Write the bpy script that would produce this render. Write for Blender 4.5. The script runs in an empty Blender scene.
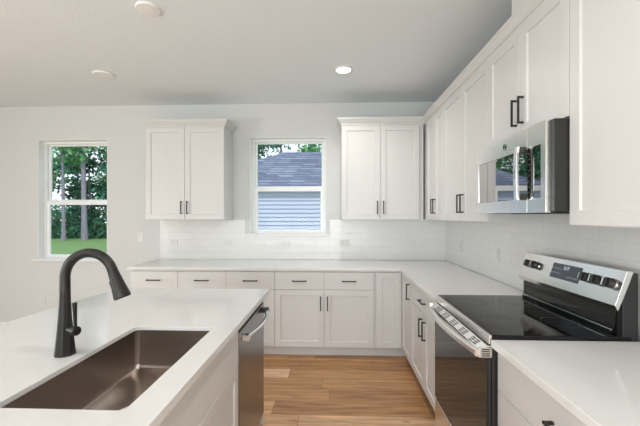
import bpy, bmesh, math, random
from mathutils import Vector, Matrix
random.seed(7)
S = bpy.context.scene
C = S.collection
PI = math.pi

# ------------------------------------------------------------------ camera
FPX = 350.07
cd = bpy.data.cameras.new('camera'); cam = bpy.data.objects.new('camera', cd); C.objects.link(cam)
cd.sensor_fit = 'HORIZONTAL'; cd.sensor_width = 36; cd.lens = FPX / 640 * 36
cd.shift_y = 3.3 / 640
cd.clip_start = 0.02; cd.clip_end = 300
cam.location = (0, 0, 1.4268); cam.rotation_euler = (PI/2, 0, 0.0382)
S.camera = cam

# ------------------------------------------------------------------ world, lights, exposure
w = bpy.data.worlds.new('overcast_sky'); S.world = w; w.use_nodes = True
nt = w.node_tree; nt.nodes.clear()
wo = nt.nodes.new('ShaderNodeOutputWorld'); bg = nt.nodes.new('ShaderNodeBackground')
tc = nt.nodes.new('ShaderNodeTexCoord'); sx = nt.nodes.new('ShaderNodeSeparateXYZ'); rp = nt.nodes.new('ShaderNodeValToRGB')
nt.links.new(tc.outputs['Generated'], sx.inputs[0]); nt.links.new(sx.outputs['Z'], rp.inputs[0])
rp.color_ramp.elements[0].position = 0.0; rp.color_ramp.elements[0].color = (0.86, 0.93, 1.0, 1)
rp.color_ramp.elements[1].position = 0.7; rp.color_ramp.elements[1].color = (0.60, 0.78, 1.0, 1)
nt.links.new(rp.outputs[0], bg.inputs[0]); bg.inputs[1].default_value = 1.5
nt.links.new(bg.outputs[0], wo.inputs[0])

def light(name, kind, loc, rot, power, color=(1, 1, 1), **kw):
    l = bpy.data.lights.new(name, kind); l.energy = power; l.color = color
    for k, v in kw.items(): setattr(l, k, v)
    o = bpy.data.objects.new(name, l); C.objects.link(o); o.location = loc; o.rotation_euler = rot
    return o
# added fill lamps standing in for daylight inside the unseen rear and left openings
light('rear_fill', 'AREA', (-1.65, -4.42, 1.2), (PI/2, 0, 0), 70, (0.92, 0.985, 1.0), shape='RECTANGLE', size=5.0, size_y=2.3)
light('rear_up_fill', 'AREA', (-0.5, -4.30, 1.0), (PI/2+1.0, 0, 0), 130, (0.92, 0.985, 1.0), shape='RECTANGLE', size=4.0, size_y=1.6)  # added fill, tilted up to brighten the ceiling
light('left_fill', 'AREA', (-5.12, -0.62, 1.5), (PI/2, 0, -PI/2), 34, (0.92, 0.985, 1.0), shape='RECTANGLE', size=1.85, size_y=1.5)
light('left_up_fill', 'AREA', (-5.00, -0.62, 1.2), (PI/2+0.45, 0, -PI/2), 58, (0.92, 0.985, 1.0), shape='RECTANGLE', size=1.85, size_y=1.0)  # second added up-tilted fill, from the left side
sun = light('sun', 'SUN', (3, -6, 12), (math.radians(38), 0, math.radians(24)), 2.0, (1.0, 0.97, 0.92), angle=math.radians(6))
S.view_settings.view_transform = 'Standard'; S.view_settings.look = 'None'
S.view_settings.exposure = 0.10; S.view_settings.gamma = 1.0; S.view_settings.use_curve_mapping = False

# ------------------------------------------------------------------ materials
def nodes(m): return m.node_tree.nodes, m.node_tree.links
def mat(name, col, rough=0.5, metal=0.0, bump=0.0, bscale=200, spec=0.5, var=0.0, vscale=3.0, coat=0.0):
    m = bpy.data.materials.new(name); m.use_nodes = True
    N, L = nodes(m); b = N['Principled BSDF']
    b.inputs['Base Color'].default_value = (*col, 1); b.inputs['Roughness'].default_value = rough
    b.inputs['Metallic'].default_value = metal; b.inputs['Specular IOR Level'].default_value = spec
    b.inputs['Coat Weight'].default_value = coat
    g = N.new('ShaderNodeNewGeometry')
    if bump:
        n = N.new('ShaderNodeTexNoise'); n.inputs['Scale'].default_value = bscale; n.inputs['Detail'].default_value = 2
        bp = N.new('ShaderNodeBump'); bp.inputs['Strength'].default_value = bump; bp.inputs['Distance'].default_value = 0.002
        L.new(g.outputs['Position'], n.inputs['Vector']); L.new(n.outputs[0], bp.inputs['Height']); L.new(bp.outputs[0], b.inputs['Normal'])
    if var:
        n = N.new('ShaderNodeTexNoise'); n.inputs['Scale'].default_value = vscale; n.inputs['Detail'].default_value = 4
        r = N.new('ShaderNodeMixRGB'); r.inputs[1].default_value = (*[c*(1-var) for c in col], 1); r.inputs[2].default_value = (*[min(1, c*(1+var)) for c in col], 1)
        L.new(g.outputs['Position'], n.inputs['Vector']); L.new(n.outputs[0], r.inputs[0]); L.new(r.outputs[0], b.inputs['Base Color'])
    return m
def glass_mat(name, tint=(1, 1, 1), refl=1.0):
    m = bpy.data.materials.new(name); m.use_nodes = True; N, L = nodes(m); N.clear()
    o = N.new('ShaderNodeOutputMaterial'); mx = N.new('ShaderNodeMixShader'); t = N.new('ShaderNodeBsdfTransparent')
    gl = N.new('ShaderNodeBsdfGlossy'); fr = N.new('ShaderNodeFresnel'); fr.inputs[0].default_value = 1.45
    gl.inputs['Roughness'].default_value = 0.0; t.inputs[0].default_value = (*tint, 1)
    mu = N.new('ShaderNodeMath'); mu.operation = 'MULTIPLY'; mu.inputs[1].default_value = refl
    L.new(fr.outputs[0], mu.inputs[0]); L.new(mu.outputs[0], mx.inputs[0]); L.new(t.outputs[0], mx.inputs[1]); L.new(gl.outputs[0], mx.inputs[2]); L.new(mx.outputs[0], o.inputs[0])
    return m
def emit_mat(name, col, k):
    m = bpy.data.materials.new(name); m.use_nodes = True; N, L = nodes(m); b = N['Principled BSDF']
    b.inputs['Base Color'].default_value = (0.8, 0.8, 0.8, 1); b.inputs['Emission Color'].default_value = (*col, 1); b.inputs['Emission Strength'].default_value = k
    return m

M = {}
M['wall'] = mat('wall_paint', (0.665, 0.668, 0.662), 0.75, bump=0.15, bscale=180)
M['ceil'] = mat('ceiling_paint', (0.80, 0.845, 0.88), 0.9, bump=1.0, bscale=70)
M['trim'] = mat('white_trim_paint', (0.84, 0.84, 0.83), 0.4, bump=0.03)
M['vinyl'] = mat('white_vinyl', (0.86, 0.87, 0.87), 0.35, bump=0.02)
M['cab'] = mat('white_cabinet_paint', (0.665, 0.652, 0.640), 0.35, bump=0.04, bscale=300)
M['black'] = mat('matte_black_metal', (0.022, 0.020, 0.020), 0.42, 0.3, bump=0.03)
M['faucet'] = mat('dark_bronze_metal', (0.020, 0.018, 0.0175), 0.36, 0.4, bump=0.05)
M['steel'] = mat('brushed_steel', (0.80, 0.785, 0.77), 0.22, 1.0, bump=0.04, bscale=400)
M['dwsteel'] = mat('dark_steel', (0.27, 0.278, 0.29), 0.27, 1.0, bump=0.03, bscale=400)
M['chrome'] = mat('polished_steel', (0.74, 0.73, 0.72), 0.12, 1.0, bump=0.01)
M['sink'] = mat('sink_steel', (0.42, 0.37, 0.335), 0.24, 1.0, bump=0.06, bscale=500)
M['bglass'] = mat('black_glass', (0.006, 0.006, 0.006), 0.05, 0.0, spec=0.28, bump=0.004, bscale=40)
M['ovglass'] = mat('oven_door_glass', (0.030, 0.029, 0.028), 0.04, 0.0, spec=0.45, bump=0.003, bscale=40)
M['mwglass'] = mat('mirrored_dark_glass', (0.44, 0.43, 0.43), 0.015, 1.0, bump=0.003, bscale=40)
M['bplast'] = mat('black_enamel', (0.018, 0.018, 0.018), 0.35, bump=0.04)
M['dgrey'] = mat('dark_grey_plastic', (0.030, 0.028, 0.027), 0.4, bump=0.03)
M['display'] = mat('display_glass', (0.075, 0.08, 0.105), 0.15, bump=0.01)
M['plate'] = mat('white_plastic', (0.72, 0.71, 0.69), 0.35, bump=0.02)
M['slot'] = mat('grey_plastic', (0.35, 0.345, 0.335), 0.4, bump=0.02)
M['glass'] = glass_mat('window_glass', refl=0.15)
M['lamp'] = emit_mat('lamp_diffuser', (1.0, 0.97, 0.92), 6.0)
M['digit'] = emit_mat('display_digits', (0.85, 0.92, 1.0), 0.45)

def quartz():
    m = mat('white_quartz', (0.70, 0.675, 0.655), 0.10, spec=0.5); N, L = nodes(m); b = N['Principled BSDF']
    g = N.new('ShaderNodeNewGeometry')
    n1 = N.new('ShaderNodeTexNoise'); n1.inputs['Scale'].default_value = 2.2; n1.inputs['Detail'].default_value = 6; n1.inputs['Distortion'].default_value = 1.6
    r1 = N.new('ShaderNodeValToRGB'); r1.color_ramp.elements[0].position = 0.485; r1.color_ramp.elements[0].color = (0, 0, 0, 1)
    e = r1.color_ramp.elements.new(0.5); e.color = (1, 1, 1, 1); r1.color_ramp.elements[2].position = 0.515; r1.color_ramp.elements[2].color = (0, 0, 0, 1)
    n2 = N.new('ShaderNodeTexNoise'); n2.inputs['Scale'].default_value = 5; n2.inputs['Detail'].default_value = 5
    mx = N.new('ShaderNodeMixRGB'); mx.inputs[1].default_value = (0.69, 0.677, 0.665, 1); mx.inputs[2].default_value = (0.73, 0.72, 0.71, 1)
    mv = N.new('ShaderNodeMixRGB'); mv.inputs[2].default_value = (0.60, 0.565, 0.54, 1)
    mu = N.new('ShaderNodeMath'); mu.operation = 'MULTIPLY'; mu.inputs[1].default_value = 0.16
    L.new(g.outputs['Position'], n1.inputs['Vector']); L.new(g.outputs['Position'], n2.inputs['Vector'])
    L.new(n1.outputs[0], r1.inputs[0]); L.new(n2.outputs[0], mx.inputs[0]); L.new(mx.outputs[0], mv.inputs[1])
    L.new(r1.outputs[0], mu.inputs[0]); L.new(mu.outputs[0], mv.inputs[0]); L.new(mv.outputs[0], b.inputs['Base Color'])
    return m
M['quartz'] = quartz()

def tile():
    m = mat('subway_tile', (0.7, 0.69, 0.67), 0.2); N, L = nodes(m); b = N['Principled BSDF']
    g = N.new('ShaderNodeNewGeometry'); s = N.new('ShaderNodeSeparateXYZ'); c = N.new('ShaderNodeCombineXYZ')
    a = N.new('ShaderNodeMath'); a.operation = 'ADD'; z = N.new('ShaderNodeMath'); z.operation = 'SUBTRACT'; z.inputs[1].default_value = 0.9155
    L.new(g.outputs['Position'], s.inputs[0]); L.new(s.outputs['X'], a.inputs[0]); L.new(s.outputs['Y'], a.inputs[1]); L.new(s.outputs['Z'], z.inputs[0])
    L.new(a.outputs[0], c.inputs['X']); L.new(z.outputs[0], c.inputs['Y'])
    br = N.new('ShaderNodeTexBrick'); br.offset = 0.5
    for k, v in (('Scale', 1.0), ('Mortar Size', 0.0016), ('Mortar Smooth', 0.3), ('Brick Width', 0.154), ('Row Height', 0.0785), ('Bias', 0.0)): br.inputs[k].default_value = v
    br.inputs['Color1'].default_value = (0.745, 0.735, 0.72, 1); br.inputs['Color2'].default_value = (0.77, 0.76, 0.745, 1); br.inputs['Mortar'].default_value = (0.68, 0.67, 0.655, 1)
    L.new(c.outputs[0], br.inputs['Vector']); L.new(br.outputs['Color'], b.inputs['Base Color'])
    bp = N.new('ShaderNodeBump'); bp.inputs['Strength'].default_value = 0.5; bp.inputs['Distance'].default_value = 0.0015; bp.invert = True
    nz = N.new('ShaderNodeTexNoise'); nz.inputs['Scale'].default_value = 9; b2 = N.new('ShaderNodeBump'); b2.inputs['Strength'].default_value = 0.12; b2.inputs['Distance'].default_value = 0.01
    L.new(g.outputs['Position'], nz.inputs['Vector']); L.new(nz.outputs[0], b2.inputs['Height']); L.new(b2.outputs[0], bp.inputs['Normal'])
    L.new(br.outputs['Fac'], bp.inputs['Height']); L.new(bp.outputs[0], b.inputs['Normal'])
    return m
M['tile'] = tile()

def planks():
    m = mat('oak_plank_floor', (0.3, 0.2, 0.12), 0.38); N, L = nodes(m); b = N['Principled BSDF']
    PW, PL = 0.188, 1.25
    def math_(op, a=None, bb=None):
        n = N.new('ShaderNodeMath'); n.operation = op
        for i, v in enumerate((a, bb)):
            if v is None: continue
            if isinstance(v, (int, float)): n.inputs[i].default_value = v
            else: L.new(v, n.inputs[i])
        return n.outputs[0]
    g = N.new('ShaderNodeNewGeometry'); s = N.new('ShaderNodeSeparateXYZ'); L.new(g.outputs['Position'], s.inputs[0])
    v = math_('DIVIDE', math_('ADD', s.outputs['Y'], 20.05), PW); row = math_('FLOOR', v); fv = math_('FRACT', v)
    wn = N.new('ShaderNodeTexWhiteNoise'); wn.noise_dimensions = '1D'; L.new(row, wn.inputs['W'])
    u = math_('ADD', math_('DIVIDE', math_('ADD', s.outputs['X'], 20), PL), wn.outputs['Value']); col = math_('FLOOR', u); fu = math_('FRACT', u)
    cv = N.new('ShaderNodeCombineXYZ'); L.new(row, cv.inputs[0]); L.new(col, cv.inputs[1])
    wn2 = N.new('ShaderNodeTexWhiteNoise'); wn2.noise_dimensions = '2D'; L.new(cv.outputs[0], wn2.inputs['Vector'])
    # grain
    off = math_('MULTIPLY', wn2.outputs['Value'], 37.0)
    gv = N.new('ShaderNodeCombineXYZ'); L.new(math_('ADD', math_('MULTIPLY', s.outputs['X'], 1.3), off), gv.inputs[0]); L.new(math_('MULTIPLY', s.outputs['Y'], 16.0), gv.inputs[1]); L.new(off, gv.inputs[2])
    gn = N.new('ShaderNodeTexNoise'); gn.inputs['Scale'].default_value = 1.6; gn.inputs['Detail'].default_value = 7; gn.inputs['Roughness'].default_value = 0.62; gn.inputs['Distortion'].default_value = 0.5
    L.new(gv.outputs[0], gn.inputs['Vector'])
    r1 = N.new('ShaderNodeValToRGB'); cr = r1.color_ramp
    cr.elements[0].position = 0.0; cr.elements[0].color = (0.41, 0.205, 0.085, 1); cr.elements[1].position = 1.0; cr.elements[1].color = (0.88, 0.63, 0.42, 1)
    e = cr.elements.new(0.5); e.color = (0.62, 0.345, 0.16, 1)
    L.new(wn2.outputs['Value'], r1.inputs[0])
    r2 = N.new('ShaderNodeValToRGB'); r2.color_ramp.elements[0].position = 0.3; r2.color_ramp.elements[0].color = (0.50, 0.46, 0.43, 1); r2.color_ramp.elements[1].position = 0.68; r2.color_ramp.elements[1].color = (1.25, 1.26, 1.28, 1)
    L.new(gn.outputs[0], r2.inputs[0])
    mx = N.new('ShaderNodeMixRGB'); mx.blend_type = 'MULTIPLY'; mx.inputs[0].default_value = 1; L.new(r1.outputs[0], mx.inputs[1]); L.new(r2.outputs[0], mx.inputs[2])
    # knots
    kv = N.new('ShaderNodeCombineXYZ'); L.new(math_('MULTIPLY', s.outputs['X'], 2.2), kv.inputs[0]); L.new(math_('MULTIPLY', s.outputs['Y'], 4.5), kv.inputs[1])
    vo = N.new('ShaderNodeTexVoronoi'); vo.inputs['Scale'].default_value = 1.0; L.new(kv.outputs[0], vo.inputs['Vector'])
    r3 = N.new('ShaderNodeValToRGB'); r3.color_ramp.elements[0].position = 0.02; r3.color_ramp.elements[0].color = (0.5, 0.42, 0.36, 1); r3.color_ramp.elements[1].position = 0.10; r3.color_ramp.elements[1].color = (1, 1, 1, 1)
    L.new(vo.outputs['Distance'], r3.inputs[0])
    m2 = N.new('ShaderNodeMixRGB'); m2.blend_type = 'MULTIPLY'; m2.inputs[0].default_value = 0.8; L.new(mx.outputs[0], m2.inputs[1]); L.new(r3.outputs[0], m2.inputs[2])
    # seams
    ev = math_('LESS_THAN', math_('MINIMUM', fv, math_('SUBTRACT', 1.0, fv)), 0.009)
    eu = math_('LESS_THAN', math_('MINIMUM', fu, math_('SUBTRACT', 1.0, fu)), 0.0013)
    se = math_('MULTIPLY', math_('MAXIMUM', ev, eu), 0.7)
    m3 = N.new('ShaderNodeMixRGB'); L.new(se, m3.inputs[0]); L.new(m2.outputs[0], m3.inputs[1]); m3.inputs[2].default_value = (0.08, 0.045, 0.025, 1)
    L.new(m3.outputs[0], b.inputs['Base Color'])
    bp = N.new('ShaderNodeBump'); bp.inputs['Strength'].default_value = 0.08; bp.inputs['Distance'].default_value = 0.002; L.new(gn.outputs[0], bp.inputs['Height']); L.new(bp.outputs[0], b.inputs['Normal'])
    return m
M['floor'] = planks()

def shingles():
    m = mat('blue_grey_shingles', (0.2, 0.22, 0.33), 0.85); N, L = nodes(m); b = N['Principled BSDF']
    g = N.new('ShaderNodeNewGeometry'); s = N.new('ShaderNodeSeparateXYZ'); c = N.new('ShaderNodeCombineXYZ'); L.new(g.outputs['Position'], s.inputs[0])
    a = N.new('ShaderNodeMath'); a.operation = 'ADD'; L.new(s.outputs['X'], a.inputs[0]); L.new(s.outputs['Y'], a.inputs[1])
    L.new(a.outputs[0], c.inputs['X']); L.new(s.outputs['Z'], c.inputs['Y'])
    br = N.new('ShaderNodeTexBrick')
    for k, v in (('Scale', 1.0), ('Mortar Size', 0.016), ('Brick Width', 0.62), ('Row Height', 0.13), ('Bias', 0.0)): br.inputs[k].default_value = v
    br.inputs['Color1'].default_value = (0.085, 0.096, 0.135, 1); br.inputs['Color2'].default_value = (0.215, 0.235, 0.30, 1); br.inputs['Mortar'].default_value = (0.06, 0.065, 0.10, 1)
    L.new(c.outputs[0], br.inputs['Vector']); L.new(br.outputs['Color'], b.inputs['Base Color'])
    return m
M['shingle'] = shingles()
M['siding'] = mat('pale_blue_siding', (0.47, 0.50, 0.63), 0.6, bump=0.05)
M['fascia'] = mat('dark_gutter', (0.06, 0.065, 0.085), 0.5, bump=0.05)
M['soil'] = mat('lawn_turf', (0.135, 0.235, 0.065), 0.9, bump=0.5, bscale=20, var=0.35, vscale=2.5)
M['bark'] = mat('pine_bark', (0.235, 0.215, 0.26), 0.9, bump=1.0, bscale=14, var=0.35, vscale=6)
def leaf(name, col):
    m = mat(name, col, 0.7, var=0.55, vscale=0.9, bump=0.05, bscale=30)
    return m
M['leafA'] = leaf('deep_green_leaves', (0.04, 0.15, 0.075))
M['leafB'] = leaf('mid_green_leaves', (0.13, 0.33, 0.13))
M['leafC'] = leaf('blue_green_leaves', (0.08, 0.30, 0.20))

# ------------------------------------------------------------------ mesh helpers
WL = {}
def wl(o): return WL.get(o.name, Vector((0, 0, 0))) if o else Vector((0, 0, 0))
def backF(y0): return lambda u, n, z: (u, y0 - n, z)          # faces the camera (-Y)
def rightF(x0): return lambda u, n, z: (x0 - n, u, z)         # faces -X
def leftF(x0): return lambda u, n, z: (x0 + n, u, z)          # faces +X
I = lambda x, y, z: (x, y, z)

class MB:
    def __init__(s): s.bm = bmesh.new()
    def face(s, pts):
        vs = [s.bm.verts.new(p) for p in pts]
        return s.bm.faces.new(vs)
    def box(s, a0, a1, b0, b1, c0, c1, F=I):
        v = [s.bm.verts.new(F(a, b, c)) for a in (a0, a1) for b in (b0, b1) for c in (c0, c1)]
        for q in ((0, 1, 3, 2), (4, 6, 7, 5), (0, 4, 5, 1), (2, 3, 7, 6), (0, 2, 6, 4), (1, 5, 7, 3)):
            s.bm.faces.new([v[i] for i in q])
        return s
    def prism(s, pts2, c0, c1, F=I):
        """pts2 polygon in the first two axes, extruded along the third"""
        lo = [s.bm.verts.new(F(p[0], p[1], c0)) for p in pts2]; hi = [s.bm.verts.new(F(p[0], p[1], c1)) for p in pts2]
        s.bm.faces.new(lo); s.bm.faces.new(hi[::-1]); n = len(lo)
        for i in range(n): s.bm.faces.new([lo[i], lo[(i+1) % n], hi[(i+1) % n], hi[i]])
        return s
    def shaker(s, u0, u1, z0, z1, n0, F, t=0.02, st=0.057, rec=0.009, ch=0.004):
        n1 = n0 + t
        def ring(d, n): return [s.bm.verts.new(F(a, n, b)) for a, b in ((u0+d, z0+d), (u1-d, z0+d), (u1-d, z1-d), (u0+d, z1-d))]
        e = 0.0015
        rs = [ring(0, n0), ring(0, n1-e), ring(e, n1), ring(st, n1), ring(st+ch, n1-rec)]
        s.bm.faces.new(rs[0][::-1])
        for a, b in zip(rs, rs[1:]):
            for i in range(4): s.bm.faces.new([a[i], a[(i+1) % 4], b[(i+1) % 4], b[i]])
        s.bm.faces.new(rs[-1])
        return s
    def tube(s, pts, rad, k=16, cap=True, squash=None):
        pts = [Vector(p) for p in pts]; n = len(pts)
        if not isinstance(rad, (list, tuple)): rad = [rad]*n
        t0 = (pts[1]-pts[0]).normalized(); up = Vector((0, 0, 1)) if abs(t0.z) < 0.9 else Vector((1, 0, 0))
        nx = t0.cross(up).normalized(); rings = []
        for i, p in enumerate(pts):
            t = ((pts[min(i+1, n-1)]-pts[i]).normalized() + (pts[i]-pts[max(i-1, 0)]).normalized()).normalized()
            nx = (nx - t*nx.dot(t)).normalized(); ny = t.cross(nx)
            rx = rad[i]; ry = rad[i]*(squash or 1)
            rings.append([s.bm.verts.new(p + nx*math.cos(2*PI*j/k)*rx + ny*math.sin(2*PI*j/k)*ry) for j in range(k)])
        for a, b in zip(rings, rings[1:]):
            for j in range(k): s.bm.faces.new([a[j], a[(j+1) % k], b[(j+1) % k], b[j]])
        if cap: s.bm.faces.new(rings[0][::-1]); s.bm.faces.new(rings[-1])
        return s
    def lathe(s, prof, org, axis, k=24):
        """prof = (r, h) along axis from org"""
        ax = Vector(axis).normalized(); up = Vector((0, 0, 1)) if abs(ax.z) < 0.9 else Vector((1, 0, 0))
        a = ax.cross(up).normalized(); b = ax.cross(a); o = Vector(org); rings = []
        for r, h in prof:
            rings.append([s.bm.verts.new(o + ax*h + (a*math.cos(2*PI*j/k) + b*math.sin(2*PI*j/k))*max(r, 1e-5)) for j in range(k)])
        for p, q in zip(rings, rings[1:]):
            for j in range(k): s.bm.faces.new([p[j], p[(j+1) % k], q[(j+1) % k], q[j]])
        s.bm.faces.new(rings[0][::-1]); s.bm.faces.new(rings[-1])
        return s
    def build(s, name, m, parent=None, bevel=0.0, smooth=False, origin='center', solid=0.0, recalc=True):
        if recalc: bmesh.ops.recalc_face_normals(s.bm, faces=s.bm.faces)
        pts = [v.co for v in s.bm.verts]
        lo = Vector((min(p.x for p in pts), min(p.y for p in pts), min(p.z for p in pts))); hi = Vector((max(p.x for p in pts), max(p.y for p in pts), max(p.z for p in pts)))
        c = (lo+hi)/2
        if origin == 'base': c.z = lo.z
        for v in s.bm.verts: v.co -= c
        me = bpy.data.meshes.new(name); s.bm.to_mesh(me); s.bm.free()
        me.materials.append(m)
        if smooth:
            for p in me.polygons: p.use_smooth = True
            me.set_sharp_from_angle(angle=math.radians(38))
        o = bpy.data.objects.new(name, me); C.objects.link(o)
        if parent: o.parent = parent
        o.location = c - wl(parent); WL[o.name] = c
        if solid:
            md = o.modifiers.new('shell', 'SOLIDIFY'); md.thickness = solid; md.offset = 1
        if bevel:
            md = o.modifiers.new('edge', 'BEVEL'); md.width = bevel; md.segments = 2; md.limit_method = 'ANGLE'; md.angle_limit = math.radians(40)
        return o

def tag(o, label=None, cat=None, group=None, kind=None):
    if label: o['label'] = label
    if cat: o['category'] = cat
    if group: o['group'] = group
    if kind: o['kind'] = kind
    return o
def empty(name, loc, label=None, cat=None, group=None, kind=None):
    o = bpy.data.objects.new(name, None); C.objects.link(o); o.location = loc; o.empty_display_size = 0.1
    WL[o.name] = Vector(loc)
    return tag(o, label, cat, group, kind)
def box1(name, m, parent, dims, F=I, bevel=0.0, **k): return MB().box(*dims, F).build(name, m, parent, bevel, **k)
def copy_tree(o, parent=None):
    c = o.copy(); C.objects.link(c)
    if parent: c.parent = parent
    for ch in list(o.children): copy_tree(ch, c)
    return c

# ------------------------------------------------------------------ room shell
D, XR, H = 4.141, 1.315, 2.765
DC, DU = 0.6614, 0.3427
XL, YN = -5.2, -4.6
W1 = (-3.605, -2.735, 0.905, 2.358)
W2 = (-0.990, -0.085, 1.220, 2.365)
def struct(o): o['kind'] = 'structure'; return o
struct(box1('floor', M['floor'], None, (XL, XR+.15, YN, D, -0.12, 0)))
struct(box1('ceiling', M['ceil'], None, (XL-.15, XR+.15, YN-.15, D+.15, H, H+.15)))
b = MB(); xs = [XL-.15, W1[0], W1[1], W2[0], W2[1], XR+.15]
for x0, x1, hole in ((xs[0], xs[1], None), (xs[1], xs[2], W1), (xs[2], xs[3], None), (xs[3], xs[4], W2), (xs[4], xs[5], None)):
    if hole is None: b.box(x0, x1, D, D+.16, -0.12, H)
    else: b.box(x0, x1, D, D+.16, -0.12, hole[2]); b.box(x0, x1, D, D+.16, hole[3], H)
struct(b.build('wall_back', M['wall']))
struct(box1('wall_right', M['wall'], None, (XR, XR+.15, YN, D, -0.12, H)))
GD = (-4.2, 0.9, 0.0, 2.42)        # unseen wide glass door, added behind the camera to light the room
b = MB(); b.box(XL-.15, GD[0], YN-.15, YN, -0.12, H).box(GD[1], XR+.15, YN-.15, YN, -0.12, H).box(GD[0], GD[1], YN-.15, YN, GD[3], H).box(GD[0], GD[1], YN-.15, YN, -0.12, GD[2])
struct(b.build('wall_rear', M['wall']))
LW = (-1.6, 0.35, 0.72, 2.28)  # opening for the added left window, unseen, placed to suit the lighting
b = MB(); b.box(XL-.15, XL, YN, LW[0], -0.12, H).box(XL-.15, XL, LW[1], D, -0.12, H).box(XL-.15, XL, LW[0], LW[1], -0.12, LW[2]).box(XL-.15, XL, LW[0], LW[1], LW[3], H)
struct(b.build('wall_left', M['wall']))
# duct chase above the microwave cabinet
struct(box1('wall_chase', M['wall'], None, (1.0, XR-.001, 1.50, 2.005, 2.452, H-.001)))
struct(box1('baseboard_back', M['trim'], None, (XL, -2.10, D-.014, D-.001, 0.001, 0.13), bevel=.003))
struct(box1('baseboard_left', M['trim'], None, (XL+.001, XL+.014, YN+.02, D-.02, 0.001, 0.13), bevel=.003))

def sash_window(idx, W):
    x0, x1, z0, z1 = W; y = D+.085
    r = empty('window_%d' % idx, ((x0+x1)/2, y, z0), kind='structure')
    f = 0.034; e = .001
    b = MB()
    b.box(x0+e, x0+f, y, y+.07, z0+e, z1-e).box(x1-f, x1-e, y, y+.07, z0+e, z1-e).box(x0+f, x1-f, y, y+.07, z1-f, z1-e).box(x0+f, x1-f, y, y+.07, z0+e, z0+.020)
    b.build('window_frame', M['vinyl'], r, .003)
    zm = z0 + (z1-z0)*(0.472 if idx == 1 else 0.463)
    jb = MB(); jb.box(x0+.0002, x0+.006, D-.0005, y, z0+.006, z1-.0002).box(x1-.006, x1-.0002, D-.0005, y, z0+.006, z1-.0002).box(x0+.006, x1-.006, D-.0005, y, z1-.006, z1-.0002)
    jb.build('jamb_lining', M['trim'], r)
    def sash(name, za, zb, ya, rails, s):
        b = MB(); t, bt = rails
        b.box(x0+f, x0+f+s, ya, ya+.028, za, zb).box(x1-f-s, x1-f, ya, ya+.028, za, zb).box(x0+f+s, x1-f-s, ya, ya+.028, zb-t, zb).box(x0+f+s, x1-f-s, ya, ya+.028, za, za+bt)
        so = b.build(name, M['vinyl'], r, .003)
        box1('pane', M['glass'], so, (x0+f+s-.004, x1-f-s+.004, ya+.012, ya+.015, za+bt-.004, zb-t+.004))
        return so
    sash('upper_sash', zm-.012, z1-f, y+.037, (.020, .056), .024)
    lo = sash('lower_sash', z0+.020, zm+.026, y+.006, (.048, .026), .036)
    box1('sash_lock', M['vinyl'], lo, ((x0+x1)/2-.03, (x0+x1)/2+.03, y-.004, y+.008, zm+.022, zm+.032), bevel=.003)
    box1('sill', M['trim'], r, (x0-.055, x1+.045, D-.028, D-.001, z0-.024, z0), bevel=.004)
    box1('sill', M['trim'], r, (x0+e, x1-e, D-.0005, y, z0+.0005, z0+.006), bevel=.001)
    return r
sash_window(1, W1); sash_window(2, W2)
# added rear glass door and left window, out of view, made for the lighting
r = empty('door_1_added', (-1.65, YN-.08, 0), kind='structure'); b = MB(); gx = (GD[0]+.001, -2.535, -.835, GD[1]-.071)
for x in gx: b.box(x, x+.07, YN-.11, YN-.04, .001, GD[3]-.001)
b.box(gx[0]+.07, gx[-1], YN-.11, YN-.04, GD[3]-.07, GD[3]-.001).box(gx[0]+.07, gx[-1], YN-.11, YN-.04, .001, .08)
b.build('door_frame', M['vinyl'], r, .003)
for xa, xb in zip(gx, gx[1:]): MB().box(xa+.07, xb, YN-.078, YN-.072, .08, GD[3]-.07).build('pane', M['glass'], r)
r = empty('window_3', (XL-.08, -0.62, .72), kind='structure'); b = MB()
for y in (-1.599, -.66, .279): b.box(XL-.11, XL-.04, y, y+.07, .721, 2.279)
b.box(XL-.11, XL-.04, -1.529, .279, 2.21, 2.279).box(XL-.11, XL-.04, -1.529, .279, .721, .79)
b.build('window_frame', M['vinyl'], r, .003)
MB().box(XL-.078, XL-.072, -1.529, -.66, .79, 2.21).build('pane', M['glass'], r); MB().box(XL-.078, XL-.072, -.59, .279, .79, 2.21).build('pane', M['glass'], r)

# tiled backsplash (wall finish) on the back and right walls
TZ = (0.9145, 1.386)
b = MB(); b.box(-2.08, W2[0]-.056, D-.009, D-.0005, *TZ).box(W2[0]-.056, W2[1]+.046, D-.009, D-.0005, TZ[0], W2[2]-.025).box(W2[1]+.046, XR-.0095, D-.009, D-.0005, *TZ)
struct(b.build('wall_tile', M['tile']))
struct(MB().box(XR-.009, XR-.0005, .55, D-.0005, 0.9145, 1.386).box(XR-.009, XR-.0005, 1.486, 2.240, 1.386, 1.45).build('wall_tile', M['tile']))

# ------------------------------------------------------------------ cabinetry
def bar_pull(parent, u, z, n0, F, L=0.142, vertical=True, m=None):
    """square bar pull standing 3 cm off its door"""
    t = .0048; b = MB(); h = L/2
    if vertical:
        b.box(u-t, u+t, n0+.022, n0+.0315, z-h, z+h, F)
        for s in (-1, 1): zz = z+s*(h-.006); b.box(u-t, u+t, n0+.0002, n0+.022, zz-.005, zz+.005, F)
    else:
        b.box(u-h, u+h, n0+.022, n0+.0315, z-t, z+t, F)
        for s in (-1, 1): uu = u+s*(h-.006); b.box(uu-.005, uu+.005, n0+.0002, n0+.022, z-t, z+t, F)
    return b.build('handle', M['black'], parent, .001)
G = .0016    # half of the gap between fronts
def door(root, u0, u1, z0, z1, n0, F, hu=None, hz=None):
    d = MB().shaker(u0+G, u1-G, z0+G, z1-G, n0, F).build('door', M['cab'], root)
    if hu is not None: bar_pull(d, hu, hz, n0+.02, F)
    return d
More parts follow.
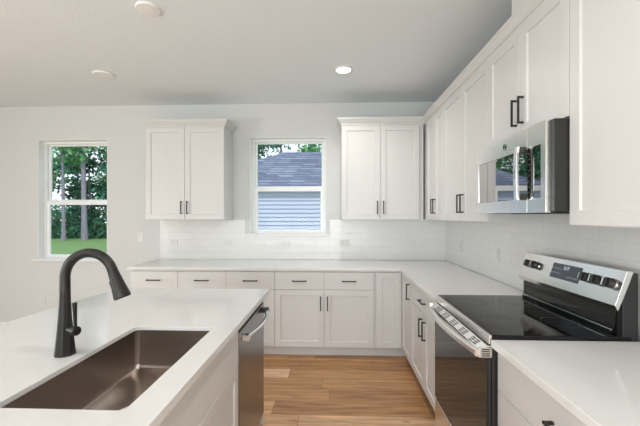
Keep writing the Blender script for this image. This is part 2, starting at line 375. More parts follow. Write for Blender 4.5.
def drawer(root, u0, u1, z0, z1, n0, F, handle=True, name='drawer_front'):
    d = box1(name, M['cab'], root, (u0+G, u1-G, n0, n0+.02, z0+G, z1-G), F, .0015)
    if handle: bar_pull(d, (u0+u1)/2, (z0+z1)/2, n0+.02, F, vertical=False)
    return d

UB, UT = 1.387, 2.412       # upper fronts
NU = DU - .02               # upper carcass depth
FB, FR = backF(D), rightF(XR)
def upper(name, label, u0, u1, F, zb=UB, hz=1.523, mid=None, filler=None, c1=None, group=None, off=0.033):
    base = F((u0+u1)/2, NU/2, zb); r = empty(name, base, label, 'cabinet', group)
    box1('carcass', M['cab'], r, (u0+.0006, (c1 or u1)-.0006, .001, NU-.0005, zb, 2.45), F, .001)
    a, c = u0, u1
    mid = mid if mid is not None else (a+c)/2
    door(r, a, mid, zb+.003, UT, NU, F, mid-off, hz); door(r, mid, c, zb+.003, UT, NU, F, mid+off, hz)
    return r
upper('wall_cabinet', 'white two-door shaker wall cabinet hanging alone between the two windows', -2.078, -1.199, FB)
upper('wall_cabinet', 'white two-door wall cabinet facing the camera between the bluish roof window and the inside corner', .0868, .924, FB, c1=.9715)
upper('wall_cabinet', 'white wall cabinet with paired handles tucked in the inside corner of the upper run', 3.1375, 3.690, FR, mid=3.408, c1=D-.001)
upper('wall_cabinet', 'white two-door wall cabinet between the corner wall cabinet and the microwave', 2.2425, 3.1365, FR)
upper('wall_cabinet', 'short white two-door cabinet directly above the steel microwave', 1.4845, 2.2415, FR, zb=1.838, hz=1.972)
r = empty('wall_cabinet', FR(1.2, NU/2, UB), 'tall white single-door wall cabinet beside the microwave, cut off by the photo edge', 'cabinet')
box1('carcass', M['cab'], r, (.95, 1.4835, .001, NU-.0005, UB, 2.45), FR, .001)
door(r, .952, 1.4825, UB+.003, UT, NU, FR, .985, 1.523)

def crown(label, path, close=True):
    prof = [(.0, 2.418), (.006, 2.418), (.006, 2.436), (.014, 2.440), (.040, 2.474), (.044, 2.476), (.044, 2.494), (0, 2.494)]
    P = [Vector((p[0], p[1], 0)) for p in path]; n = len(P); b = MB(); rings = []
    seg = [(P[i+1]-P[i]).normalized() for i in range(n-1)]; nr = [Vector((d.y, -d.x, 0)) for d in seg]
    for i in range(n):
        if i == 0: o = nr[0]
        elif i == n-1: o = nr[-1]
        else: o = (nr[i-1]+nr[i])/(1+nr[i-1].dot(nr[i]))
        rings.append([b.bm.verts.new(P[i] + o*(q+.0006) + Vector((0, 0, z))) for q, z in prof])
    for a, c in zip(rings, rings[1:]):
        for j in range(len(prof)): b.bm.faces.new([a[j], a[(j+1) % len(prof)], c[(j+1) % len(prof)], c[j]])
    b.bm.faces.new(rings[0]); b.bm.faces.new(rings[-1])
    return tag(b.build('crown_moulding', M['cab']), label, 'moulding')
yf = D-NU; xf = XR-NU
crown('white crown moulding round the top of the lone wall cabinet between the windows', [(-2.078, D-.002), (-2.078, yf), (-1.199, yf), (-1.199, D-.002)])
crown('long white crown moulding along the tops of the corner run of wall cabinets', [(.0868, D-.002), (.0868, yf), (xf, yf), (xf, .95)])

# base cabinets
NB = DC - .046               # carcass depth
BZ0, BZD, BZ1 = .113, .690, .867
TK = .535
def base(name, label, u0, u1, F, fronts, c0=None, c1=None, group=None, toe=True, depth0=.001):
    r = empty(name, F((u0+u1)/2, NB/2, 0), label, 'cabinet', group)
    a, c = (c0 if c0 is not None else u0), (c1 if c1 is not None else u1)
    box1('carcass', M['cab'], r, (a+.0006, c-.0006, depth0, NB-.0005, .112, .8835), F, .001)
    if toe: box1('toe_kick', M['cab'], r, (a+.0006, c-.0006, TK-.015, TK, .0005, .112), F)
    for f in fronts(r) if fronts else (): pass
    return r
BX = [-2.080, -1.583, -1.086, -.5895, -.0928, .404]
def two(u0, um, u1, F, hdoor=True):
    def f(r):
        drawer(r, u0, um, BZD, BZ1, NB, F); drawer(r, um, u1, BZD, BZ1, NB, F)
        door(r, u0, um, BZ0, BZD, NB, F, um-.035, .555); door(r, um, u1, BZ0, BZD, NB, F, um+.035, .555)
        return ()
    return f
def one(u0, u1, F):
    def f(r):
        drawer(r, u0, u1, BZD, BZ1, NB, F); door(r, u0, u1, BZ0, BZD, NB, F, u0+.035, .555)
        return ()
    return f
base('base_cabinet', 'white two-drawer base cabinet at the free end of the counter, half hidden behind the island', BX[0], BX[2], FB, two(*BX[:3], FB))
base('base_cabinet', 'white single-drawer base cabinet behind the far corner of the island, by the dishwasher', BX[2], BX[3], FB, one(BX[2], BX[3], FB))
base('base_cabinet', 'white base cabinet under the window wall counter showing two drawers over two full doors', BX[3], BX[5], FB, two(*BX[3:], FB))
# corner cabinet: two leaves meeting in the inside corner
r = empty('corner_base_cabinet', (.95, 3.6, 0), 'white corner base cabinet with two handled leaves meeting in the inside corner', 'cabinet')
xc, yc = XR-NB, D-NB
MB().prism([(.4046, D-.001), (XR-.001, D-.001), (XR-.001, 3.1006), (xc+.0005, 3.1006), (xc+.0005, yc+.0005), (.4046, yc+.0005)], .112, .8835).build('carcass', M['cab'], r)
MB().prism([(.4046, D-TK+.015), (.4046, D-TK), (XR-TK, D-TK), (XR-TK, 3.1006), (XR-TK+.015, 3.1006), (XR-TK+.015, D-TK+.015)], .0005, .112).build('toe_kick', M['cab'], r)
door(r, .424, xc-.023, BZ0, BZ1, NB, FB)
door(r, 3.116, yc-.023, BZ0, BZ1, NB, FR, 3.160, .750)
def rb(r):
    drawer(r, 2.25, 3.096, BZD, BZ1, NB, FR)
    door(r, 2.25, 2.660, BZ0, BZD, NB, FR, 2.612, .575); door(r, 2.660, 3.096, BZ0, BZD, NB, FR, 2.706, .575)
    return ()
base('base_cabinet', 'white one-drawer two-door base cabinet between the range and the corner cabinet', 2.2475, 3.1, FR, rb)
def nb(r):
    drawer(r, .61, 1.478, .708, BZ1, NB, FR); drawer(r, .61, 1.478, .412, .708, NB, FR); drawer(r, .61, 1.478, BZ0, .412, NB, FR)
    return ()
base('drawer_base_cabinet', 'white drawer base cabinet on the camera side of the range, under its own counter', .61, 1.4800, FR, nb)

# worktops
xw, yw = XR-DC, D-DC
CT = (.884, .914)
tag(MB().prism([(-2.096, D-.0095), (-2.096, yw), (xw, yw), (xw, 2.2465), (XR-.0095, 2.2465), (XR-.0095, D-.0095)], *CT).build('countertop', M['quartz'], None, .002),
    'white quartz counter turning the corner beneath the window and the wall cabinets', 'countertop')
tag(MB().box(xw, XR-.0095, .59, 1.4805, *CT).build('countertop', M['quartz'], None, .002), 'short white quartz counter in the near corner beside the range', 'countertop')

# ------------------------------------------------------------------ island
IX0, IX1, IY0, IY1 = -1.60, -.452, .62, 2.452
SK = (-.918, -.552, .905, 1.594)     # sink opening
def rrect(x0, x1, y0, y1, r, n=5):
    out = []
    for cx, cy, a0 in ((x1-r, y1-r, 0), (x0+r, y1-r, 90), (x0+r, y0+r, 180), (x1-r, y0+r, 270)):
        for i in range(n+1):
            a = math.radians(a0+90*i/n); out.append((cx+r*math.cos(a), cy+r*math.sin(a)))
    return out
b = MB(); bm = b.bm
outer = [(IX0-.04, IY0), (IX1, IY0), (IX1, IY1), (IX0+.065, IY1)]; inner = rrect(*SK, .022)
def zloop(pts, z): return [bm.verts.new((x, y, z)) for x, y in pts]
for z in (CT[0], CT[1]):
    o, i = zloop(outer, z), zloop(inner, z)
    es = [bm.edges.new((l[k], l[(k+1) % len(l)])) for l in (o, i) for k in range(len(l))]
    bmesh.ops.triangle_fill(bm, use_beauty=True, edges=es)
    if z == CT[0]: o0, i0 = o, i
for p, q in ((o0, o), (i0, i)):
    for k in range(len(p)): bm.faces.new([p[k], p[(k+1) % len(p)], q[(k+1) % len(q)], q[k]])
tag(b.build('island_countertop', M['quartz'], None, .0015), 'large white quartz island top with a rectangular sink cut-out', 'countertop')
FI = leftF(-1.09)
NI = .593                              # carcass front at X = -0.497
r = empty('sink_base_cabinet', (-.8, 1.2, 0), 'white island cabinet below the sink with a plain false front', 'cabinet')
b = MB(); y0, y1 = .70, 1.744
b.box(-1.0895, -.4975, y0, y0+.018, .112, .8835).box(-1.0895, -.4975, y1-.018, y1, .112, .8835).box(-1.0895, -1.072, y0+.018, y1-.018, .112, .8835)
b.box(-1.072, -.4975, y0+.018, y1-.018, .112, .13).box(-.5155, -.4975, y0+.018, y1-.018, .84, .8835).box(-.5155, -.4975, y0+.018, y1-.018, .655, .70)
b.build('carcass', M['cab'], r)
box1('toe_kick', M['cab'], r, (-.585, -.57, y0, y1, .0005, .112))
drawer(r, .70, 1.744, .685, .868, NI, FI, handle=False, name='false_front')
door(r, .70, 1.222, .113, .685, NI, FI, 1.187, .55); door(r, 1.222, 1.744, .113, .685, NI, FI, 1.257, .55)
r = empty('island_panelling', (-1.2, 1.5, 0), 'white panelled back and end of the kitchen island', 'panelling')
box1('back_panel', M['cab'], r, (-1.25, -1.091, .68, 2.40, .0005, .8835), bevel=.002)
box1('end_panel', M['cab'], r, (-1.0905, -.478, 2.380, 2.40, .0005, .8835), bevel=.002)
# sink
r = tag(empty('kitchen_sink', (-.732, 1.234, .70)), 'brown-tinted stainless undermount sink sunk in the island top', 'sink')
b = MB(); bm = b.bm; e = .004
levels = [(-.004, .022, .8992), (-.0012, .022, .8992), (-.0012, .020, .742), (-.007, .020, .727), (-.022, .014, .7185), (-.06, .01, .716)]
loops = [zloop(rrect(SK[0]-d, SK[1]+d, SK[2]-d, SK[3]+d, max(rr, .004)), z) for d, rr, z in levels]
for p, q in zip(loops, loops[1:]):
    for k in range(len(p)): bm.faces.new([p[k], p[(k+1) % len(p)], q[(k+1) % len(q)], q[k]])
bm.faces.new(loops[-1])
b.build('basin', M['sink'], r, smooth=True)
MB().lathe([(.055, 0), (.055, .002), (.043, .0025), (.040, .0005), (.012, .0005), (.010, .004), (0, .005)], (-.732, 1.234, .7175), (0, 0, 1)).build('drain', M['chrome'], r, smooth=True)

# faucet
fx, fy = -.995, 1.262
r = empty('kitchen_faucet', (fx, fy, .9142), 'dark bronze pull-down kitchen faucet standing on the island beside the sink', 'faucet')
def octo(rad, z, k=8): return [(fx+rad*math.cos(2*PI*(j+.5)/k), fy+rad*math.sin(2*PI*(j+.5)/k), z) for j in range(k)]
b = MB(); bm = b.bm; k = 8
rs = [[bm.verts.new(p) for p in octo(q, z)] for q, z in ((.0355, .9144), (.0355, .919), (.0342, .926), (.0275, .995), (.0220, 1.06), (.0190, 1.11), (.0182, 1.15))]
for p, q in zip(rs, rs[1:]):
    for j in range(k): bm.faces.new([p[j], p[(j+1) % k], q[(j+1) % k], q[j]])
bm.faces.new(rs[0][::-1]); bm.faces.new(rs[-1])
b.build('body', M['faucet'], r, .0015)
R = .0925; zc = 1.199; cx = fx+R; pts = [(fx, fy, 1.148), (fx, fy, 1.17)]; rad = [.0180, .0175]
A1 = math.radians(69)
for j in range(0, 29):
    a = -PI/2 + (A1+PI/2)*j/28; pts.append((cx+R*math.sin(a), fy, zc+R*math.cos(a))); rad.append(.0172)
MB().tube(pts, rad, 18).build('spout', M['faucet'], r, smooth=True)
ex = Vector(pts[-1]); dr = Vector((math.cos(A1), 0, -math.sin(A1)))
hd = MB().lathe([(.0178, 0), (.0178, .004), (.0170, .006), (.0200, .03), (.0240, .065), (.0292, .102), (.0295, .110), (.027, .113), (.020, .1135), (.018, .111), (0, .111)], ex, dr, 24).build('spray_head', M['faucet'], r, smooth=True)
pn = Vector((-dr.z, 0, dr.x)) * -1
q = ex + dr*.060 + pn*.0215
MB().tube([q-dr*.018, q+dr*.018], .0068, 10).build('spray_button', M['black'], hd, smooth=True)
ax = Vector((.93, -.36, 0)).normalized(); o = Vector((fx, fy, 1.010))
MB().lathe([(.013, .018), (.013, .049), (.0165, .051), (.0170, .067), (.0150, .0705), (0, .071)], o, ax, 20).build('valve', M['faucet'], r, smooth=True)
q = o + ax*.060
MB().tube([q+Vector((0, 0, .012)), q+Vector((-.001, 0, .05)), q+Vector((-.003, 0, .102))], [.0068, .0080, .0105], 12, squash=.7).build('handle', M['faucet'], r, smooth=True)

# ------------------------------------------------------------------ dishwasher
r = empty('dishwasher', (-.78, 2.05, 0), 'dark stainless dishwasher built into the island end with a bowed bar handle', 'dishwasher')
dy0, dy1 = 1.750, 2.374
box1('tub', M['bplast'], r, (-1.088, -.502, dy0, dy1, .10, .880))
d = box1('door', M['dwsteel'], r, (-.501, -.474, dy0+.002, dy1, .095, .838), bevel=.003)
box1('control_strip', M['bplast'], r, (-.501, -.478, dy0+.002, dy1, .842, .878), bevel=.002)
box1('toe_kick', M['bplast'], r, (-.57, -.555, dy0, dy1, .0005, .098))
hp = []
ya, yb = 1.80, 2.325
for j in range(17):
    t = j/16; hp.append((-.474+.028+.036*math.sin(PI*t), ya+(yb-ya)*t, .800))
h = MB().tube(hp, .0115, 12, squash=.75).build('handle', M['chrome'], d, smooth=True)
for y in (ya, yb): box1('mount', M['dgrey'] if y == yb else M['chrome'], d, (-.4738, -.432, y-.018, y+.018, .784, .816), bevel=.003)
box1('badge', M['bplast'], d, (-.4739, -.4725, 1.93, 1.945, .115, .135))

# ------------------------------------------------------------------ range
r = empty('electric_range', (.97, 1.8635, 0), 'freestanding stainless electric range with black glass cooktop and five knobs', 'range')
ry0, ry1 = 1.4855, 2.2415
box1('body', M['bplast'], r, (.662, 1.255, ry0, ry1, .06, .905), bevel=.002)
for x in (.705, 1.215):
    for y in (ry0+.06, ry1-.06): MB().lathe([(.018, 0), (.018, .012), (.008, .014), (.008, .059)], (x, y, .0005), (0, 0, 1), 12).build('foot', M['bplast'], r, smooth=True)
ck = box1('cooktop', M['bglass'], r, (.662, 1.225, ry0-.001, ry1+.001, .9055, .931), bevel=.004)
box1('cooktop_trim', M['steel'], r, (.648, .6615, ry0, ry1, .893, .931), bevel=.003)
def burner(x, y, rad):
    b = MB(); n = 40; 
    for rr in ((rad,) if rad < .09 else (rad, rad*.66)):
        a = [b.bm.verts.new((x+rr*math.cos(2*PI*j/n), y+rr*math.sin(2*PI*j/n), .9313)) for j in range(n)]
        c = [b.bm.verts.new((x+(rr-.0025)*math.cos(2*PI*j/n), y+(rr-.0025)*math.sin(2*PI*j/n), .9313)) for j in range(n)]
        for j in range(n): b.bm.faces.new([a[j], a[(j+1) % n], c[(j+1) % n], c[j]])
    b.build('burner_ring', M['dgrey'], ck)
for x, y, q in ((.80, 1.68, .11), (.80, 2.06, .08), (1.06, 1.68, .08), (1.06, 2.06, .095)): burner(x, y, q)
# oven door
d = box1('oven_door', M['bplast'], r, (.646, .6605, ry0+.002, ry1-.002, .290, .845), bevel=.003)
box1('door_glass', M['ovglass'], d, (.640, .6459, ry0+.006, ry1-.006, .296, .842), bevel=.002)
tr = MB().prism([(.6605, .888), (.640, .886), (.610, .868), (.610, .846), (.6605, .846)], ry0+.002, ry1-.002, lambda a, c, y: (a, y, c)).build('door_trim', M['steel'], d, .0015)
# vent slots on the sloping trim and on its near end
sl = Vector((.610-.640, 0, .868-.886)); sn = Vector((sl.z, 0, -sl.x)).normalized()
if sn.z < 0: sn = -sn
for gy in (1.58, 1.71, 1.84, 1.97, 2.10):
    for row in (.2, .5, .8):
        for k in range(2):
            y = gy + (k-.5)*.042; c = Vector((.640, 0, .886)) + sl*row
            b = MB(); b.box(-.09, .09, y-.016, y+.016, .0001, .0006, lambda a, yy, n: tuple(c + sl*a + sn*n + Vector((0, yy, 0))))
            b.build('vent_slot', M['bplast'], d)
hp = []; ya, yb = ry0+.012, ry1-.012
for j in range(21):
    t = j/20; hp.append((.602-.028*math.sin(PI*t), ya+(yb-ya)*t, .853))
b = MB(); pv = None
for x, y, z in hp:
    q = [b.bm.verts.new(p) for p in ((x, y, z-.016), (x-.008, y, z-.010), (x-.008, y, z+.010), (x, y, z+.015), (x+.013, y, z+.015), (x+.013, y, z-.016))]
    if pv:
        for i in range(6): b.bm.faces.new([pv[i], pv[(i+1) % 6], q[(i+1) % 6], q[i]])
    else: b.bm.faces.new(q)
    pv = q
b.bm.faces.new(pv[::-1])
b.build('handle', M['steel'], d, smooth=True)
for y, s in ((ry0+.002, 1), (ry1-.002, -1)):
    e_ = MB().box(.606, .6595, min(y-.006*s, y+.010*s), max(y-.006*s, y+.010*s), .838, .880).build('handle_bracket', M['steel'], d, .002)
    if s == 1:
        for k in range(4): box1('vent_slot', M['bplast'], d, (.618, .650, y-.0068, y-.0058, .8435+k*.009, .848+k*.009))
box1('storage_drawer', M['steel'], r, (.642, .6605, ry0+.002, ry1-.002, .085, .283), bevel=.003)
# backguard
YX = lambda a, c, y: (a, y, c)
MB().prism([(1.190, .9055), (1.252, .9055), (1.252, 1.192), (1.232, 1.192), (1.190, 1.08)], ry0+.001, ry1-.001, YX).build('backguard_body', M['bplast'], r, .002)
bl = MB().prism([(1.168, .932), (1.1895, .932), (1.1895, 1.034), (1.184, 1.034), (1.176, .958), (1.168, .953)], ry0+.03, ry1-.03, YX).build('backguard_lower_panel', M['bglass'], r, .001)
box1('trim_strip', M['chrome'], bl, (1.1655, 1.170, ry0+.03, ry1-.03, .9475, .953), bevel=.001)
pan = MB().prism([(1.158, 1.058), (1.170, 1.035), (1.1885, 1.080), (1.231, 1.193), (1.231, 1.199), (1.207, 1.201)], ry0, ry1, YX).build('control_panel', M['steel'], r, .0012)
p0, p1 = Vector((1.158, 0, 1.058)), Vector((1.207, 0, 1.201)); up = (p1-p0).normalized(); nn = Vector((-up.z, 0, up.x))
def onp(y, s, n=0): q = p0 + up*s + nn*n; return Vector((q.x, y, q.z))
def pbox(y0, y1, s0, s1, n0, n1):
    b = MB(); b.box(y0, y1, s0, s1, n0, n1, lambda y, s, n: onp(y, s, n)); return b
dsp = pbox(1.728, 1.948, .046, .126, .0002, .0016).build('display', M['display'], r, .0005)
kp = lambda y, s, n: onp(y, s, n)
for i in range(5):
    for j in range(2): MB().box(1.875+i*.016, 1.883+i*.016, .072+j*.024, .077+j*.024, .0017, .0020, kp).build('key', M['slot'], dsp)
for i in range(4): MB().box(1.742+i*.02, 1.753+i*.02, .062, .067, .0017, .0020, kp).build('key', M['slot'], dsp)
def text(name, body, size, org, xd, yd, m, parent, ext=.0002):
    cu = bpy.data.curves.new(name, 'FONT'); cu.body = body; cu.size = size; cu.extrude = ext; cu.align_x = 'CENTER'; cu.align_y = 'CENTER'
    cu.materials.append(m); o = bpy.data.objects.new(name, cu); C.objects.link(o)
    xd = Vector(xd).normalized(); yd = Vector(yd).normalized(); zd = xd.cross(yd)
    Mx = Matrix((xd, yd, zd)).transposed().to_4x4(); o.parent = parent
    me = bpy.data.meshes.new_from_object(o); bpy.data.objects.remove(o); o = bpy.data.objects.new(name, me); C.objects.link(o); o.parent = parent
    o.rotation_euler = Mx.to_euler(); o.location = Vector(org) - wl(parent); return o
text('clock_digits', '2:17', .024, onp(1.836, .106, .0021), (0, -1, 0), up, M['digit'], dsp)
def knob(y, s):
    o = onp(y, s, .0003)
    k_ = MB().lathe([(.0215, 0), (.0215, .024), (.0200, .027), (0, .027)], o, nn, 24).build('knob', M['dgrey'], r, smooth=True)
    MB().lathe([(.0240, 0), (.0240, .004), (.0217, .0045), (.0217, 0)], o, nn, 24).build('knob_skirt', M['chrome'], k_, smooth=True)
    b = MB(); b.box(y-.0045, y+.0045, s-.019, s+.019, .0272, .036, lambda yy, ss, n: onp(yy, ss, n)); b.build('knob_grip', M['bplast'], k_, .002)
    b = MB(); b.box(y+.0150, y+.0225, s-.016, s+.016, .010, .032, lambda yy, ss, n: onp(yy, ss, n)); b.build('knob_glint', M['chrome'], k_, .001)  # chrome block shaped as the highlight on the knob's rim
for y in (2.155, 2.088, 1.680, 1.612, 1.535): knob(y, .086)

# ------------------------------------------------------------------ microwave
r = empty('microwave', (1.1, 1.863, 1.441), 'stainless over-the-range microwave with mirrored dark window, hung below the short cabinet', 'microwave')
my0, my1, mz0, mz1 = 1.510, 2.228, 1.443, 1.834
box1('body', M['bplast'], r, (.9155, XR-.012, 1.487, 2.239, mz0+.004, mz1), bevel=.002)
MB().box(.96, 1.02, my0+.05, my1-.05, mz0-.002, mz0+.0035).box(1.06, 1.20, my0+.09, my1-.09, mz0-.004, mz0+.0035).build('vent_grille', M['bplast'], r, .001)
b = MB(); ysp = 1.652
f0, f1 = .8935, .9150
for (ya, yb, za, zb) in ((ysp+.001, my1, mz1-.095, mz1), (ysp+.001, my1, mz0, mz0+.064), (my1-.036, my1, mz0+.064, mz1-.095)): b.box(f0, f1, ya, yb, za, zb)
d = b.build('door', M['steel'], r, .001)
box1('window', M['mwglass'], d, (f0+.003, f1, ysp+.002, my1-.0365, mz0+.0645, mz1-.0955), bevel=.001)
b = MB()
for (ya, yb, za, zb) in ((my0, ysp-.001, mz1-.095, mz1), (my0, ysp-.001, mz0, mz0+.064), (my0, my0+.036, mz0+.064, mz1-.095)): b.box(f0, f1, ya, yb, za, zb)
cp = b.build('control_panel', M['steel'], r, .001)
kg = box1('control_glass', M['mwglass'], cp, (f0+.003, f1, my0+.0365, ysp-.002, mz0+.0645, mz1-.0955), bevel=.001)
box1('key_strip', M['bglass'], kg, (f0+.0015, f0+.0029, my0+.098, my0+.142, mz0+.07, mz1-.101))
b = MB()
for i in range(8):
    for j in range(2): box1('key', M['dgrey'], cp, (f0+.0006, f0+.0013, my0+.104+j*.018, my0+.114+j*.018, mz0+.09+i*.025, mz0+.097+i*.025))

# vertical bow handle
hy = 1.688; b = MB()
zs = [mz0+.060+.250*k/10 for k in range(11)]
hx = [.870-.006*math.sin(PI*k/10) for k in range(11)]
pv = None
for x, z in zip(hx, zs):
    t = .010
    q = [b.bm.verts.new(p) for p in ((x-t, hy-.014, z), (x+t*.2, hy-.014, z), (x+t*.2, hy+.014, z), (x-t, hy+.014, z))]
    if pv:
        for i in range(4): b.bm.faces.new([pv[i], pv[(i+1) % 4], q[(i+1) % 4], q[i]])
    else: b.bm.faces.new(q)
    pv = q
b.bm.faces.new(pv[::-1])
hb = b.build('handle', M['steel'], d, .0015)
for za, zb in ((mz0+.060, mz0+.090), (mz0+.280, mz0+.310)): box1('handle_mount', M['dgrey'], d, (.8725, .8962, hy-.013, hy+.013, za, zb), bevel=.002)
# round maker's badge: ring with a curled monogram
by, bz = 1.862, mz1-.047
b = MB()
ring = lambda rr, n=28: [(f0-.0008, by+rr*math.cos(2*PI*j/n), bz+rr*math.sin(2*PI*j/n)) for j in range(n+1)]
b.tube(ring(.0155), .0012, 6, cap=False)
curl = lambda cy_, cz_, rr, a0, a1: [(f0-.0008, cy_+rr*math.cos(a0+(a1-a0)*j/12), cz_+rr*math.sin(a0+(a1-a0)*j/12)) for j in range(13)]
b.tube(curl(by+.0045, bz+.001, .0052, -.6, 4.4), .0009, 6); b.tube(curl(by-.0045, bz+.0025, .0034, 1.0, 5.6), .0009, 6); b.tube(curl(by-.0045, bz-.0042, .0036, .7, 5.2), .0009, 6)
b.build('badge', M['dgrey'], d, smooth=True)

# ------------------------------------------------------------------ outlets and switch
def wallplate(name, label, cat, F, u, z, horiz, group, kind='outlet', n0=.0095):
    r = empty(name, F(u, n0, z), label, cat, group)
    a, c = (.0575, .035) if horiz else (.035, .0575)
    p = box1('cover_plate', M['plate'], r, (u-a, u+a, n0, n0+.005, z-c, z+c), F, .002)
    if kind == 'outlet':
        for s in (-1, 1):
            du_, dz_ = ((s*.0195, 0) if horiz else (0, s*.0195)); b = MB(); w_, h_ = (.0145, .0165)
            if not horiz: w_, h_ = h_, w_
            q = box1('socket', M['plate'], r, (u+du_-w_, u+du_+w_, n0+.005, n0+.0068, z+dz_-h_, z+dz_+h_), F, .001)
            b = MB()
            for k in (-1, 1):
                if horiz: b.box(u+du_-.004, u+du_+.005, n0+.0068, n0+.0071, z+k*.0065-.001, z+k*.0065+.001, F)
                else: b.box(u+k*.0065-.001, u+k*.0065+.001, n0+.0068, n0+.0071, z+dz_-.004, z+dz_+.005, F)
            b.build('slots', M['dgrey'], q)
    else: box1('rocker', M['plate'], r, (u-.0165, u+.0165, n0+.005, n0+.009, z-.033, z+.033), F, .002)
    return r
gB = 'sideways outlets in the back wall tile'
wallplate('outlet', 'sideways white outlet on the tile below the lone wall cabinet', 'outlet', FB, -1.922, 1.104, True, gB)
wallplate('outlet', 'sideways white outlet on the tile left of the window, near the wall cabinet corner', 'outlet', FB, -1.266, 1.104, True, gB)
wallplate('outlet', 'sideways white outlet on the tile directly under the window sill', 'outlet', FB, -.575, 1.090, True, gB)
wallplate('outlet', 'sideways white outlet on the tile between window and right cabinet, under the cabinet edge', 'outlet', FB, .131, 1.110, True, gB)
wallplate('outlet', 'sideways white outlet on the back tile nearest the inside corner', 'outlet', FB, .929, 1.125, True, gB)
gR = 'upright outlets in the side wall tile'
wallplate('outlet', 'upright white outlet on the side wall tile close to the inside corner', 'outlet', FR, 3.635, 1.13, False, gR)
wallplate('outlet', 'upright white outlet on the side wall tile close to the range', 'outlet', FR, 2.84, 1.121, False, gR)
wallplate('outlet', 'low white outlet on the painted wall under the woodland window', 'outlet', FB, -3.547, .393, False, None, n0=.001)
wallplate('light_switch', 'white rocker switch on the painted wall left of the tile', 'switch', FB, -2.324, 1.172, False, None, kind='switch', n0=.001)

# ------------------------------------------------------------------ ceiling fittings
def downlight(x, y, label, grp=None, power=9):
    r = empty('recessed_light', (x, y, H), label, 'ceiling light', grp)
    b = MB(); b.lathe([(.088, 0), (.088, .004), (.078, .008), (.066, .008), (.066, .001), (.088, 0)], (x, y, H-.0005), (0, 0, -1), 32); b.build('trim_ring', M['trim'], r, smooth=True)
    MB().lathe([(.0655, .0012), (.0655, .006), (0, .0065)], (x, y, H-.0005), (0, 0, -1), 32).build('diffuser', M['lamp'], r, smooth=True)
    l = light('recessed_lamp', 'AREA', (x, y, H-.010), (0, 0, 0), power, (1, .98, .96), shape='DISK', size=.125, spread=2.5)
    return r
downlight(.092, 3.196, 'lit round recessed ceiling light in front of the right wall cabinets', power=7)
for x, y, lab in ((.092, 1.05, 'unseen recessed light added over the aisle beside the range'), (-2.9, 1.05, 'unseen recessed light added behind the seating side of the island'), (.092, -1.3, 'unseen recessed light added behind the camera'), (-2.9, -1.3, 'unseen recessed light added over the living area')):  # unseen downlights added to brighten the room
    downlight(x, y, lab, power=(6 if x > 0 else 9) if y > 0 else 14)
def cover(x, y, rad, label):
    o = MB().lathe([(rad, 0), (rad, .008), (rad*.94, .014), (rad*.3, .018), (0, .018)], (x, y, H-.0005), (0, 0, -1), 32).build('ceiling_cover', M['trim'], smooth=True)
    return tag(o, label, 'ceiling cover', 'unlit ceiling discs')
cover(-2.164, 3.211, .088, 'unlit round white ceiling disc nearer the window wall')
cover(-1.19, 2.205, .075, 'unlit round white ceiling disc above the island, at the top photo edge')

# ------------------------------------------------------------------ outside
struct(MB().box(-60, 40, D+.3, 60, -.45, -.30).build('ground', M['soil']))
struct(MB().box(-40, 40, -40, YN-.2, -.45, -.15).build('ground_rear', M['soil']))
# neighbour's house
r = empty('house', (0, 16, -.3), "neighbouring house with pale blue lap siding and a grey shingle hip roof", 'house')
HX0, HX1, HY0, HY1, EZ = -6.4, 10.0, 13.0, 21.0, 2.55
b = MB(); z = -.3
while z < EZ-.02:
    zt = min(z+.155, EZ)
    b.prism([(HY0+.12, z), (HY0+.16, zt), (HY0+.55, zt), (HY0+.55, z)], HX0+.45, HX1-.45, lambda a, c, x: (x, a, c)); z = zt
b.box(HX0+.45, HX0+.6, HY0+.5, HY1-.45, -.3, EZ).box(HX1-.6, HX1-.45, HY0+.5, HY1-.45, -.3, EZ).box(HX0+.45, HX1-.45, HY1-.6, HY1-.45, -.3, EZ)
b.build('siding', M['siding'], r)
b = MB(); rz = EZ+2.0; A = [(HX0, HY0, EZ), (HX1, HY0, EZ), (HX1, HY1, EZ), (HX0, HY1, EZ)]; P1, P2 = (HX0+4, 17, rz), (HX1-4, 17, rz)
for f in ((A[0], A[1], P2, P1), (A[1], A[2], P2), (A[2], A[3], P1, P2), (A[3], A[0], P1), A[::-1]): b.face(f)
bmesh.ops.remove_doubles(b.bm, verts=b.bm.verts, dist=1e-4)
b.build('roof', M['shingle'], r)
MB().box(HX0-.02, HX1+.02, HY0-.10, HY0+.02, EZ-.13, EZ+.0).build('gutter', M['fascia'], r)

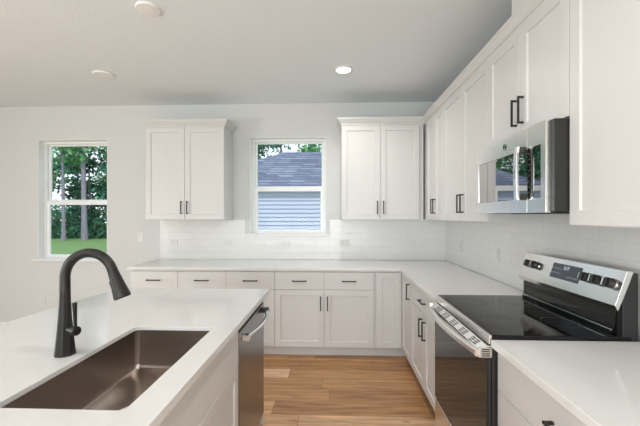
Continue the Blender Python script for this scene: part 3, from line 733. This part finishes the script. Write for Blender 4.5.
def tree(name, x, y, h, crown0, spread, label, leafm, trunk=.18, n=1500, ls=.22, lean=0, group='trees beyond the garden', seed=0):
    rnd = random.Random(seed); r = empty(name, (x, y, -.3), label, 'tree', group)
    pts = [(x+lean*t+.05*math.sin(5*t+seed), y+.04*math.cos(4*t+seed), -.3+h*t) for t in [i/10 for i in range(11)]]
    b = MB(); b.tube(pts, [trunk*(1-.72*i/10)*(1.25 if i == 0 else 1) for i in range(11)], 12)
    limbs = []
    for i in range(16):
        t = crown0/h + (1-crown0/h)*rnd.random(); a = rnd.random()*2*PI; L_ = spread*(1.05-.65*(t-crown0/h)/(1-crown0/h))*rnd.uniform(.5, 1)
        p = Vector((x+lean*t, y, -.3+h*t)); q = p + Vector((math.cos(a)*L_, math.sin(a)*L_, rnd.uniform(-.1, .45)*L_)); limbs.append((p, q))
        b.tube([p, (p+q)/2+Vector((0, 0, .08)), q], [trunk*.25, trunk*.16, trunk*.06], 6)
    b.build('trunk', M['bark'], r, smooth=True)
    b = MB()
    for i in range(n):
        p, q = rnd.choice(limbs); c = p.lerp(q, rnd.uniform(.25, 1.05)) + Vector((rnd.gauss(0, .45), rnd.gauss(0, .45), rnd.gauss(0, .35)))*spread*.42
        a = Vector((rnd.gauss(0, 1), rnd.gauss(0, 1), rnd.gauss(0, .7))).normalized(); e = a.cross(Vector((rnd.gauss(0, 1), rnd.gauss(0, 1), rnd.gauss(0, 1)))).normalized()
        s_ = ls*rnd.uniform(.6, 1.3)
        b.face([c-a*s_, c+e*s_*.5, c+a*s_, c-e*s_*.5])
    b.build('foliage', leafm, r, recalc=False)
    return r
tree('pine_tree', -19.08, 24.0, 13, 5.5, 1.8, 'slender bare-trunked pine at the left side of the woodland window', M['leafB'], .13, 1500, .2, seed=1)
tree('pine_tree', -17.98, 24.6, 15, 6.0, 2.2, 'thick bare-trunked pine in the middle of the woodland window', M['leafA'], .19, 1500, .2, seed=2)
for i, (x, y, h, c0, sp, lm) in enumerate((
    (-24.5, 28, 9, 1.0, 2.6, 'leafB'), (-22.2, 29.5, 11, 1.2, 2.6, 'leafC'), (-20.2, 28.2, 8.2, .8, 2.3, 'leafA'), (-18.2, 29.8, 9.5, .8, 2.5, 'leafC'),
    (-16.2, 28.6, 9.0, .8, 2.5, 'leafB'), (-14.2, 28, 9.5, 1.0, 2.6, 'leafA'), (-21, 33, 9, 2.0, 3, 'leafB'), (-17.2, 33, 8.5, 2.0, 3, 'leafC'), (-13.5, 33, 10, 2.0, 3, 'leafB'))):
    tree('broadleaf_tree', x, y, h, c0, sp, 'leafy green tree filling the woods behind the bare pine trunks', M[lm], .12, 2300, .20, seed=10+i)
for i, (x, y, h, c0, sp, lm) in enumerate(((-6.6, 27, 9.2, 3.6, 2.4, 'leafA'), (-4.2, 28, 9.8, 4.2, 2.2, 'leafC'), (-1.9, 27.5, 9.4, 4.0, 2.2, 'leafB'), (0.5, 28.5, 9.8, 4.4, 2.4, 'leafA'))):
    tree('broadleaf_tree', x, y, h, c0, sp, 'leafy green tree showing above the roof of the neighbouring house', M[lm], .14, 2600, .15, group='trees behind the neighbouring roof', seed=30+i)
rnd = random.Random(5); b = MB()
for i in range(9000):
    c = Vector((rnd.uniform(-27, -11), rnd.uniform(26.2, 27.6), -.3+abs(rnd.gauss(0, .75))))
    a = Vector((rnd.gauss(0, 1), rnd.gauss(0, 1), rnd.gauss(0, 1))).normalized(); e = a.cross(Vector((rnd.gauss(0, 1), rnd.gauss(0, 1), rnd.gauss(0, 1)))).normalized(); s_ = rnd.uniform(.1, .22)
    b.face([c-a*s_, c+e*s_*.5, c+a*s_, c-e*s_*.5])
tag(b.build('undergrowth', M['leafA'], None, recalc=False), 'dark green undergrowth along the far edge of the lawn', 'undergrowth', kind='stuff')
